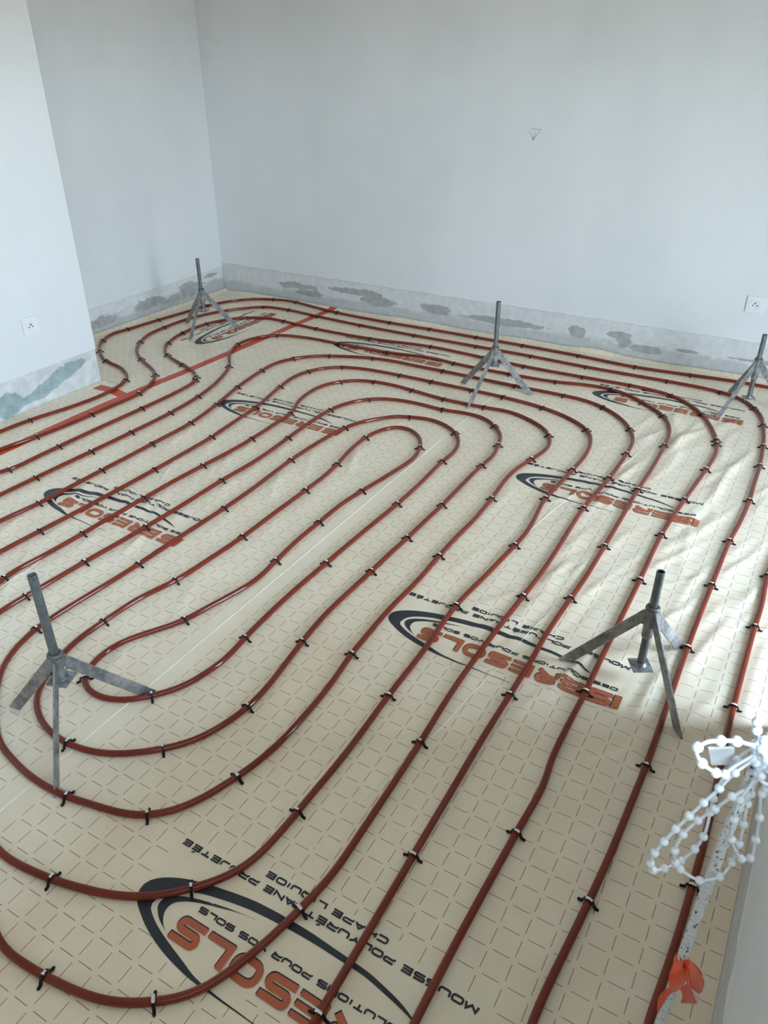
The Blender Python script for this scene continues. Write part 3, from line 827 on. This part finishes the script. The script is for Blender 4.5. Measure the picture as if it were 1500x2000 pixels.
def big_letters(dx, dy):
    p = Print2D()
    B0, H, W, T = -.021, .051, .062, .0135
    y = lambda f: B0 + T / 2 + f * (H - T) + dy
    def st(x0, pts, r=0, cl=False, w=T):
        q = rounded([(x0 + a[0] * (W - T) + T / 2 + dx, y(a[1]), *a[2:]) for a in pts], r, cl)
        p.stroke(q, w, cl)
    S = lambda x: st(x, [(1.12, 1), (0, 1), (0, .5), (1, .5), (1, 0), (-.12, 0)], .0125)
    def E(x):
        st(x, [(.02, 1.18), (.02, -.18)], 0, False, T * .9)
        for f in (1, .5, 0):
            st(x, [(.05, f), (1.1, f)], 0, False, T * .80)
    st(-.675, [(.06, 1.17), (.06, -.17)], 0, False, .019)
    S(-.652)
    E(-.578)
    st(-.512, [(-.05, 1), (1, 1), (1, .45), (-.05, .45)], .011)
    st(-.512, [(.0, .42), (.0, -.17)])
    st(-.512, [(.45, .42), (1.05, -.10)])
    E(-.440)
    S(-.372)
    st(-.302, [(0, 0), (1.06, 0), (1.06, 1), (0, 1)], .019, True)
    st(-.229, [(0, 1.17), (0, 0, 1), (1.1, 0)])
    S(-.162)
    return p

def logo(film, org, turned=None):
    sw = Print2D()
    n = 90
    o = catmull(BAND_O, .012)
    i_ = catmull(BAND_I, .012)
    sw.poly_strip(resample(o, n), resample(i_, n), 3)
    sw.poly_strip(resample(catmull(ARC_O, .008), 44), resample(catmull(ARC_I, .008), 44), 2)
    e = sw.lay('printed_emblem', org, M['dark'], film, .0007, turned)
    big_letters(.0028, -.0030).lay('letter_shadow', org, M['dark'], e, .0009, turned)
    big_letters(0, 0).lay('letters', org, M['orange'], e, .0021, turned)
    for args in (('MOUSSE POLYURÉTHANE PROJETÉE', -.664, .016, -.1510, .0148, .0042), ('CHAPE LIQUIDE', -.467, -.182, -.1775, .0143, .0041), ('DES SOLUTIONS POUR VOS SOLS', -.656, -.115, -.0515, .0130, .0038)):
        tx = Print2D()
        tx.text(*args)
        tx.lay('slogan_line', org, M['dark'], e, .0008, turned)
    return e

for y in (.5535, 1.5555, 2.5600, 3.5480):
    logo(film_c, (-.880, y))
for y in (.560, 1.5590, 2.5630, 3.5470):
    logo(film_b, (-2.380, y))
logo(film_a, LOGO_A, True)


# ------------------------------------------------------------------ pipe
pv, pf = sweep([(p[0], p[1], PZ) for p in curve], PR, 12)
pipe = mesh_obj('heating_pipe', pv, pf, M['pipe'], None, True)
tag(pipe, 'long red-brown plastic heating pipe laid in a double spiral over the floor', 'pipe')

# ------------------------------------------------------------------ clips: a black staple bridging the pipe, its feet splayed, a scrap of silver tape on top
def clip_mesh():
    bm = bmesh.new()
    w = .0029
    pr = [(-.0160, .0035), (-.0128, .0046), (-.0112, .0085), (-.0092, .0128)]
    for a in np.linspace(150, 30, 7):
        pr.append((.0093 * math.cos(math.radians(a)), PZ + .0095 * math.sin(math.radians(a))))
    pr += [(.0092, .0128), (.0112, .0085), (.0128, .0046), (.0160, .0035)]
    th = .0026
    rows = []
    n = len(pr)
    for i, (x, z) in enumerate(pr):
        a, b = pr[max(i - 1, 0)], pr[min(i + 1, n - 1)]
        d = Vector((b[0] - a[0], b[1] - a[1])).normalized()
        nx, nz = -d.y * th, d.x * th
        rows.append([bm.verts.new(v) for v in ((x, -w, z), (x + nx, -w, z + nz), (x + nx, w, z + nz), (x, w, z))])
    for i in range(n - 1):
        for k in range(4):
            bm.faces.new((rows[i][k], rows[i][(k + 1) % 4], rows[i + 1][(k + 1) % 4], rows[i + 1][k]))
    bm.faces.new(rows[0])
    bm.faces.new(rows[-1][::-1])
    for s in (-1, 1):    # knobbed foot pushed into the film
        g = bmesh.ops.create_icosphere(bm, subdivisions=1, radius=1.0)
        for v in g['verts']:
            v.co = Vector((s * .0185 + v.co.x * .0050, v.co.y * .0036, .0042 + v.co.z * .0038))
        g = bmesh.ops.create_icosphere(bm, subdivisions=1, radius=1.0)
        for v in g['verts']:
            v.co = Vector((s * .0120 + v.co.x * .0030, v.co.y * .0026, .0060 + v.co.z * .0040))
    bmesh.ops.recalc_face_normals(bm, faces=bm.faces)
    return bm
def scrap_mesh(seed):
    r = random.Random(seed)
    bm = bmesh.new()
    n = 6
    a0, a1 = 74 - r.uniform(0, 22), 106 + r.uniform(0, 22)
    rows = []
    for i in range(n):
        a = math.radians(a0 + (a1 - a0) * i / (n - 1))
        R = .0124
        ww = .0027 + r.uniform(-.0006, .0009)
        lo, hi = [bm.verts.new((R * math.cos(a), y, PZ + R * math.sin(a))) for y in (-ww, ww)], [bm.verts.new(((R + .0005) * math.cos(a), y, PZ + (R + .0005) * math.sin(a))) for y in (-ww, ww)]
        rows.append(lo + hi[::-1])
    for i in range(n - 1):
        for k in range(4):
            bm.faces.new((rows[i][k], rows[i][(k + 1) % 4], rows[i + 1][(k + 1) % 4], rows[i + 1][k]))
    bm.faces.new(rows[0])
    bm.faces.new(rows[-1][::-1])
    bmesh.ops.recalc_face_normals(bm, faces=bm.faces)
    return bm

def to_mesh(name, bm, mat):
    me = bpy.data.meshes.new(name)
    bm.normal_update()
    bm.to_mesh(me)
    bm.free()
    me.materials.append(mat)
    return me
CLIP_ME = to_mesh('staple', clip_mesh(), M['clip'])
SCRAPS = [to_mesh('tape_scrap', scrap_mesh(k), M['tape_bit']) for k in range(5)]
WORD = ['', 'first', 'second', 'third', 'fourth', 'fifth', 'sixth', 'seventh', 'eighth', 'ninth', 'tenth', 'eleventh', 'twelfth', 'thirteenth', 'fourteenth', 'fifteenth', 'sixteenth', 'seventeenth', 'eighteenth', 'nineteenth', 'twentieth',
        'twenty-first', 'twenty-second', 'twenty-third', 'twenty-fourth', 'twenty-fifth', 'twenty-sixth', 'twenty-seventh', 'twenty-eighth', 'twenty-ninth', 'thirtieth', 'thirty-first']
def place_clip(p, label):
    d = np.linalg.norm(curve - np.array(p), axis=1)
    i = int(np.clip(d.argmin(), 2, len(curve) - 3))
    t = curve[i + 2] - curve[i - 2]
    # slide along to the exact station
    t = t / np.linalg.norm(t)
    q = curve[i] + t * float(np.dot(np.array(p) - curve[i], t))
    rz = math.atan2(-t[0], t[1]) + random.uniform(-.10, .10)
    root = empty('pipe_clip', (q[0], q[1], 0), rz)
    tag(root, label, 'clip', 'black clips along the red pipe')
    link(bpy.data.objects.new('staple', CLIP_ME), root)
    link(bpy.data.objects.new('tape_scrap', random.choice(SCRAPS)), root)
random.seed(3)
for k in range(1, 11):
    nth = 0
    for c, p in RUN['F%d' % k]:
        if c:
            nth += 1
            place_clip(p, 'black clip on the %s pipe loop from the centre, %s from its left end' % ('innermost' if k == 1 else WORD[k] if k < 10 else 'outermost', WORD[nth]))
for k in range(1, 6):
    nth = 0
    for c, p in RUN['N%d' % k]:
        if c:
            nth += 1
            place_clip(p, 'black clip on the %s near bend of the pipe, %s from its left side' % ('innermost' if k == 1 else WORD[k], WORD[nth]))
nth = 0
for c, p in RUN['G']:
    if c:
        nth += 1
        place_clip(p, 'black clip on the rightmost pipe run, %s down from the far end' % WORD[nth])

# ------------------------------------------------------------------ levelling tripods
def tripod(x, y, feet, plate_z, label, plate_rot, lean=(0, 0)):
    root = empty('levelling_tripod', (x, y, 0))
    tag(root, label, 'tripod', 'steel levelling tripods')
    bm = bmesh.new()
    top = plate_z + .300
    lathe(bm, [(.0105, plate_z + .002), (.0105, top - .0006), (.0100, top), (.0084, top), (.0080, top - .0006), (.0080, plate_z + .002)], 20, close=True)
    bm_obj('rod', bm, M['rod'], root, False)
    bm = bmesh.new()
    lathe(bm, [(.0110, .2350), (.0165, .2355), (.0182, .2385), (.0182, .2425), (.0168, .2455), (.0160, .2455), (.0155, .2470), (.0110, .2470)], 24, close=True)
    bm_obj('collar', bm, M['rod'], root, True)
    bm = bmesh.new()
    lathe(bm, [(.0108, .150), (.0138, .1505), (.0142, .153), (.0140, .232), (.0150, .236), (.0108, .236)], 20, close=True)
    for a in (.6, 2.7, 4.8):   # weld beads
        g = bmesh.ops.create_icosphere(bm, subdivisions=1, radius=1.0)
        for v in g['verts']:
            v.co = Vector((.0145 * math.cos(a) + v.co.x * .004, .0145 * math.sin(a) + v.co.y * .004, .19 + v.co.z * .02))
    bm_obj('sleeve', bm, M['galv'], root, True)
    bm = bmesh.new()
    bm_box(bm, -.026, .026, -.026, .026, plate_z - .002, plate_z + .003, .0008)
    bmesh.ops.rotate(bm, verts=bm.verts, cent=(0, 0, 0), matrix=Matrix.Rotation(plate_rot, 3, 'Z'))
    lathe(bm, [(.0106, plate_z + .012), (.0145, plate_z + .004), (.0150, plate_z + .0028), (.0106, plate_z + .0028)], 16, close=True)
    bm_obj('base_plate', bm, M['galv'], root)
    for fx, fy in feet:
        a = math.atan2(fy - y, fx - x)
        d = math.hypot(fx - x, fy - y)
        ro, ri = d + .006, d - .030
        zf = .0035
        pr = [(.0125, .229), (.020, .231), (ro, zf), (ri, zf), (.020, .187), (.0125, .186)]
        bm = bmesh.new()
        c, s = math.cos(a), math.sin(a)
        def col(off):
            return [bm.verts.new((r * c - off * s, r * s + off * c, z)) for r, z in pr]
        A, B = col(-.0025), col(.0025)
        n = len(pr)
        for k in range(n):
            bm.faces.new((A[k], A[(k + 1) % n], B[(k + 1) % n], B[k]))
        bm.faces.new(A[::-1])
        bm.faces.new(B)
        bmesh.ops.recalc_face_normals(bm, faces=bm.faces)
        bmesh.ops.bevel(bm, geom=list(bm.edges), offset=.0006, segments=1, affect='EDGES')
        bm_obj('leg', bm, M['galv'], root)
    return root

tripod(-1.345, .802, [(-1.546, .771), (-1.224, .638), (-1.270, .992)], .166, 'galvanised steel tripod at the left edge, nearest of all, beside the innermost near bend', .35)
tripod(-.191, 1.665, [(-.393, 1.640), (-.047, 1.513), (-.118, 1.862)], .052, 'galvanised steel tripod standing on the printed emblem at right, its plate low near the floor', .55)
tripod(-1.306, 3.293, [(-1.504, 3.367), (-1.343, 3.089), (-1.138, 3.397)], .156, 'galvanised steel tripod standing mid-floor before the long far wall', .3)
tripod(-3.192, 3.389, [(-3.395, 3.438), (-3.140, 3.188), (-3.036, 3.514)], .117, 'galvanised steel tripod nearest the far left room corner', .2)
tripod(-.217, 3.727, [(-.319, 3.545), (-.323, 3.905), (-.012, 3.730)], .055, 'galvanised steel tripod cut by the right picture edge, below the far wall socket', .4)

# ------------------------------------------------------------------ wall sockets
def socket(label, loc, rz):
    """built facing -y, plate 80 mm"""
    root = empty('wall_socket', loc, rz)
    tag(root, label, 'socket', 'white wall sockets')
    bm = bmesh.new()
    bm_box(bm, -.040, .040, -.008, 0, -.040, .040, .0022)
    bm_obj('cover_plate', bm, M['plast'], root)
    def ring(bm, prof, n=28):
        rows = [[bm.verts.new((r * math.cos(2 * math.pi * k / n), yy, r * math.sin(2 * math.pi * k / n))) for k in range(n)] for r, yy in prof]
        for i in range(len(rows) - 1):
            for k in range(n):
                bm.faces.new((rows[i][k], rows[i][(k + 1) % n], rows[i + 1][(k + 1) % n], rows[i + 1][k]))
        return rows
    bm = bmesh.new()
    rows = ring(bm, [(.0270, -.0070), (.0268, -.0092), (.0255, -.0100), (.0228, -.0100), (.0215, -.0088), (.0205, -.0081)])
    bm.faces.new(rows[-1])
    bmesh.ops.recalc_face_normals(bm, faces=bm.faces)
    bm_obj('socket_well', bm, M['plast'], root, False)
    for x, z, nm, mt in ((-.0095, -.0035, 'hole', 'hole'), (.0095, -.0035, 'hole', 'hole'), (0, .0075, 'earth_pin', 'pin')):
        bm = bmesh.new()
        d = -.0088 if nm == 'hole' else -.014
        rows = ring(bm, [(.0030, -.0080), (.0030, d), (.0024, d - .0006)], 12)
        bm.faces.new(rows[-1])
        bmesh.ops.recalc_face_normals(bm, faces=bm.faces)
        for v in bm.verts:
            v.co.x += x
            v.co.z += z
        bm_obj(nm, bm, M[mt], root)
    return root
socket('white square wall socket low on the left wall near the camera', (XP, 2.167, .372), math.pi / 2)
socket('white square wall socket on the far wall at right, above a tripod', (-.318, YB, .369), 0)

# ------------------------------------------------------------------ blind cord, bead chain and ribbon hanging by the right wall
CHAIN = {
    's1': '0.0300,0.3640,1.1086 0.0252,0.3565,1.1145 0.0263,0.3549,1.1063 0.0199,0.3488,1.0977 0.0149,0.3459,1.0850 0.0095,0.3428,1.0731 0.0045,0.3399,1.0616 -0.0003,0.3371,1.0502 -0.0044,0.3348,1.0386 -0.0076,0.3340,1.0269 -0.0083,0.3360,1.0139 -0.0059,0.3408,1.0027 -0.0002,0.3476,1.0002 0.0049,0.3552,0.9985 0.0076,0.3579,1.0003 0.0131,0.3611,1.0121 0.0156,0.3625,1.0241 0.0156,0.3625,1.0362 0.0148,0.3620,1.0472 0.0142,0.3606,1.0600 0.0162,0.3594,1.0833 0.0194,0.3601,1.0962 0.0242,0.3652,1.1021 0.0304,0.3688,1.1042',
    's2': '0.0343,0.3711,1.0840 0.0311,0.3646,1.0779 0.0226,0.3527,1.0756 0.0164,0.3526,1.0612 0.0097,0.3499,1.0497 0.0043,0.3468,1.0371 0.0026,0.3458,1.0216 0.0051,0.3472,1.0095 0.0085,0.3480,1.0051 0.0204,0.3514,0.9984 0.0258,0.3534,1.0008 0.0305,0.3573,1.0021 0.0345,0.3631,1.0117 0.0354,0.3694,1.0225 0.0342,0.3698,1.0397 0.0324,0.3700,1.0567 0.0324,0.3700,1.0656 0.0328,0.3702,1.0825',
    's3': '0.0325,0.3619,1.1011 0.0297,0.3592,1.0812 0.0271,0.3565,1.0716 0.0275,0.3568,1.0544 0.0299,0.3581,1.0364 0.0334,0.3590,1.0283 0.0385,0.3619,1.0196 0.0431,0.3658,1.0186 0.0426,0.3678,1.0332 0.0404,0.3677,1.0520 0.0374,0.3671,1.0717 0.0388,0.3690,1.0764 0.0393,0.3717,1.0832',
    's4': '0.0268,0.3390,1.1307 0.0207,0.3239,1.1437 0.0142,0.3085,1.1568 0.0073,0.2988,1.1626 0.0017,0.2955,1.1617 -0.0012,0.2938,1.1584 -0.0011,0.2997,1.1491 0.0027,0.3077,1.1360 0.0101,0.3178,1.1232 0.0147,0.3320,1.1104 0.0183,0.3433,1.1071 0.0258,0.3523,1.1111',
    's5': '0.0202,0.3352,1.1549 0.0215,0.3359,1.1488 0.0225,0.3365,1.1430 0.0250,0.3437,1.1320 0.0242,0.3467,1.1240 0.0297,0.3522,1.1126',
    's6': '0.0295,0.3567,1.1088 0.0285,0.3562,1.1031 0.0332,0.3588,1.0927 0.0377,0.3615,1.0829 0.0429,0.3668,1.0703',
    's7': '0.0298,0.3407,1.1394 0.0273,0.3335,1.1408 0.0271,0.3299,1.1382 0.0308,0.3390,1.1248 0.0346,0.3435,1.1211',
    's8': '0.0334,0.3521,1.1219 0.0294,0.3474,1.1261 0.0283,0.3445,1.1229 0.0318,0.3511,1.1120 0.0369,0.3564,1.1033',
}
RIBBON = [
    ('0.0228,0.3598,0.8999 0.0212,0.3519,0.8990 0.0222,0.3502,0.8890 0.0248,0.3563,0.8696',
     '0.0273,0.3601,0.9046 0.0274,0.3509,0.9096 0.0315,0.3533,0.8950 0.0317,0.3592,0.8726'),
    ('0.0265,0.3596,0.9046 0.0270,0.3541,0.9030 0.0310,0.3513,0.8978 0.0360,0.3582,0.8807',
     '0.0305,0.3596,0.9060 0.0311,0.3496,0.9118 0.0338,0.3546,0.8927 0.0393,0.3624,0.8722'),
    ('0.0306,0.3643,0.8988 0.0321,0.3571,0.8985 0.0346,0.3574,0.8877 0.0423,0.3699,0.8588',
     '0.0322,0.3676,0.8951 0.0405,0.3747,0.8793 0.0449,0.3760,0.8681 0.0457,0.3754,0.8542'),
    ('0.0310,0.3599,0.8707 0.0345,0.3654,0.8552 0.0352,0.3681,0.8426',
     '0.0348,0.3609,0.8809 0.0404,0.3677,0.8608 0.0457,0.3754,0.8393'),
    ('0.0241,0.3559,0.8732 0.0202,0.3583,0.8527 0.0244,0.3630,0.8148',
     '0.0315,0.3591,0.8738 0.0267,0.3609,0.8565 0.0278,0.3661,0.8193'),
    ('0.0370,0.3601,0.8767 0.0417,0.3661,0.8610 0.0453,0.3740,0.8419',
     '0.0401,0.3629,0.8721 0.0449,0.3703,0.8583 0.0457,0.3748,0.8415'),
    ('0.0357,0.3696,0.8865 0.0440,0.3755,0.8705 0.0455,0.3753,0.8567',
     '0.0358,0.3708,0.8864 0.0449,0.3772,0.8680 0.0468,0.3772,0.8523'),
]
PLATE = [(0.0039, 0.3557, 1.1014), (0.0163, 0.363, 1.1017), (0.0186, 0.3643, 1.0894), (0.0076, 0.3579, 1.0885)]
NRM = [-0.5018, 0.865, 0.0]
KNOT = [0.0308, 0.3644, 1.105]
TIE = [0.0265, 0.3619, 0.9022]

P3 = lambda s: [tuple(map(float, q.split(','))) for q in s.split()]
NV = Vector(NRM)
KN = Vector(KNOT)
cx, cy = .0262, .3618

def braid(pts, r, pitch, name, parent, mat):
    V, Fc = [], []
    P = catmull(pts, .0011)
    L = np.concatenate([[0], np.cumsum(np.linalg.norm(np.diff(P, axis=0), axis=1))])
    for st in range(4):
        q = []
        for i in range(len(P)):
            t = Vector(P[min(i + 1, len(P) - 1)] - P[max(i - 1, 0)]).normalized()
            s = NV - t * NV.dot(t)
            s.normalize()
            b = t.cross(s)
            sg = 1 if st % 2 else -1
            ph = sg * 2 * math.pi * L[i] / pitch + math.pi / 2 * st
            rr = r * .52 * (1 + .10 * math.cos(2 * math.pi * L[i] / pitch * 2 + st))
            q.append(Vector(P[i]) + (s * math.cos(ph) + b * math.sin(ph)) * rr)
        v, f = sweep(q, r * .56, 6)
        o = len(V)
        V += v
        Fc += [tuple(a + o for a in g) for g in f]
    return mesh_obj(name, V, Fc, mat, parent, True)

cord = empty('blind_cord', (0, 0, 0))
tag(cord, 'white braided blind cord with dark flecks hanging at the right', 'cord')
braid([(cx, cy, .76), (cx, cy, .86), (cx, cy, .96), (cx + .001, cy, 1.04), (KN.x, KN.y + .004, 1.10), (KN.x + .006, KN.y + .006, 1.16)], .0032, .0105, 'braided_end', cord, M['cord'])
v, f = sweep(catmull([(KN.x + .006, KN.y + .006, 1.155), (KN.x + .008, KN.y + .007, 1.30), (KN.x + .008, KN.y + .007, 1.9), (KN.x + .008, KN.y + .007, ZC)], .05), .0022, 8)
mesh_obj('upper_length', v, f, M['cord'], cord, True)

chain = empty('bead_chain', (0, 0, 0))
tag(chain, 'white bead chain looped and knotted round the blind cord at right', 'chain')
bm = bmesh.new()
bmesh.ops.create_uvsphere(bm, u_segments=14, v_segments=8, radius=.00265)
BEAD = to_mesh('bead', bm, M['bead'])
BEAD.polygons.foreach_set('use_smooth', [True] * len(BEAD.polygons))
V, Fc = [], []
SKIP = {'s1': (0, 22, 23, 17), 's2': (0, 1, 10, 17), 's3': (0, 1, 5, 12), 's4': (0, 1, 4, 6, 10, 11), 's5': (0, 3), 's6': (0, 5), 's7': (), 's8': ()}
for k, s in CHAIN.items():
    pts = P3(s)
    v, f = sweep(catmull(pts, .002), .00095, 7)
    o = len(V)
    V += v
    Fc += [tuple(a + o for a in g) for g in f]
    for i, p in enumerate(pts):
        if i not in SKIP[k]:
            b = link(bpy.data.objects.new('bead', BEAD), chain)
            b.location = p
# the knot itself: coils of the same thread round the cord
for j, (dx, dz, r) in enumerate(((.006, .004, .007), (.009, -.006, .008), (.012, .010, .009), (.004, -.012, .006))):
    q = []
    for i in range(25):
        a = 2 * math.pi * i / 24
        side = Vector((-NV.y, NV.x, 0))
        q.append(KN + side * -(dx + r * math.cos(a)) + Vector((0, 0, dz + .55 * r * math.sin(a + j))) - NV * (.004 + .006 * math.sin(a)))
        if i % 6 == j % 3:
            b = link(bpy.data.objects.new('bead', BEAD), chain)
            b.location = q[-1]
    v, f = sweep(q, .0012, 7, cap=False)
    o = len(V)
    V += v
    Fc += [tuple(a + o for a in g) for g in f]
mesh_obj('thread', V, Fc, M['bead'], chain, True)
# small milky connector caught in the chain
a, b, c, d = [Vector(p) for p in PLATE]
vs = [p + NV * o for o in (-.0010, .0010) for p in (a, b, c, d)]
mesh_obj('connector', vs, [(0, 1, 2, 3), (7, 6, 5, 4), (0, 4, 5, 1), (1, 5, 6, 2), (2, 6, 7, 3), (3, 7, 4, 0)], M['milky'], chain)

rib = empty('marker_ribbon', (0, 0, 0))
tag(rib, 'bright orange plastic ribbon tied to the end of the blind cord', 'ribbon')
for j, (l, r) in enumerate(RIBBON):
    L, R = catmull(P3(l), .0015), catmull(P3(r), .0015)
    n = 22
    rs = lambda P: np.stack([np.interp(np.linspace(0, len(P) - 1, n), np.arange(len(P)), P[:, k]) for k in range(3)], 1)
    L, R = rs(L), rs(R)
    m = 7
    V, Fc = [], []
    for i in range(n):
        for k in range(m):
            t = k / (m - 1)
            p = Vector(L[i] * (1 - t) + R[i] * t) - NV * (.0016 * math.sin(math.pi * t) * math.sin(math.pi * i / (n - 1)))
            V.append(p)
    base = len(V)
    V += [p + NV * .0005 for p in V[:base]]
    for i in range(n - 1):
        for k in range(m - 1):
            q = i * m + k
            Fc.append((q, q + 1, q + 1 + m, q + m))
            q += base
            Fc.append((q + m, q + 1 + m, q + 1, q))
    for i in range(n - 1):
        for k in (0, m - 1):
            q = i * m + k
            Fc.append((q, q + m, q + m + base, q + base))
    for i in (0, n - 1):
        for k in range(m - 1):
            q = i * m + k
            Fc.append((q, q + 1, q + 1 + base, q + base))
    mesh_obj('folded_edge' if j > 4 else 'ribbon_fold', V, Fc, M['ribbon_back'] if j > 4 else M['ribbon'], rib, True)
bm = bmesh.new()
lathe(bm, [(.0034, -.004), (.0050, -.003), (.0054, 0), (.0048, .003), (.0034, .004)], 14, TIE[0], TIE[1], True)
for v in bm.verts:
    v.co.z += TIE[2] - .004
bm_obj('tie', bm, M['ribbon'], rib, True)

# ------------------------------------------------------------------ crumbs of foam and plaster swept about on the film
bm = bmesh.new()
r = random.Random(5)
spots = [(-2.34, 3.66), (-2.33, 3.65), (-2.35, 3.645), (-2.30, 3.64), (-3.05, 3.95), (-2.95, 2.95), (-1.55, 1.26), (-.75, .62), (-.60, .72), (-.30, 1.60)]
for _ in range(70):
    spots.append((r.uniform(-2.6, 0), r.uniform(.5, 3.9)))
for x, y in spots:
    g = bmesh.ops.create_icosphere(bm, subdivisions=1, radius=r.uniform(.0012, .0028))
    z = float(film_h(x, y))
    for v in g['verts']:
        v.co = Vector((x + v.co.x * r.uniform(.7, 1.3), y + v.co.y * r.uniform(.7, 1.3), z + .001 + v.co.z * .7))
cr_ = bm_obj('foam_crumbs', bm, M['crumb'])
cr_['kind'] = 'stuff'
tag(cr_, 'tiny pale foam crumbs scattered over the film', 'debris')
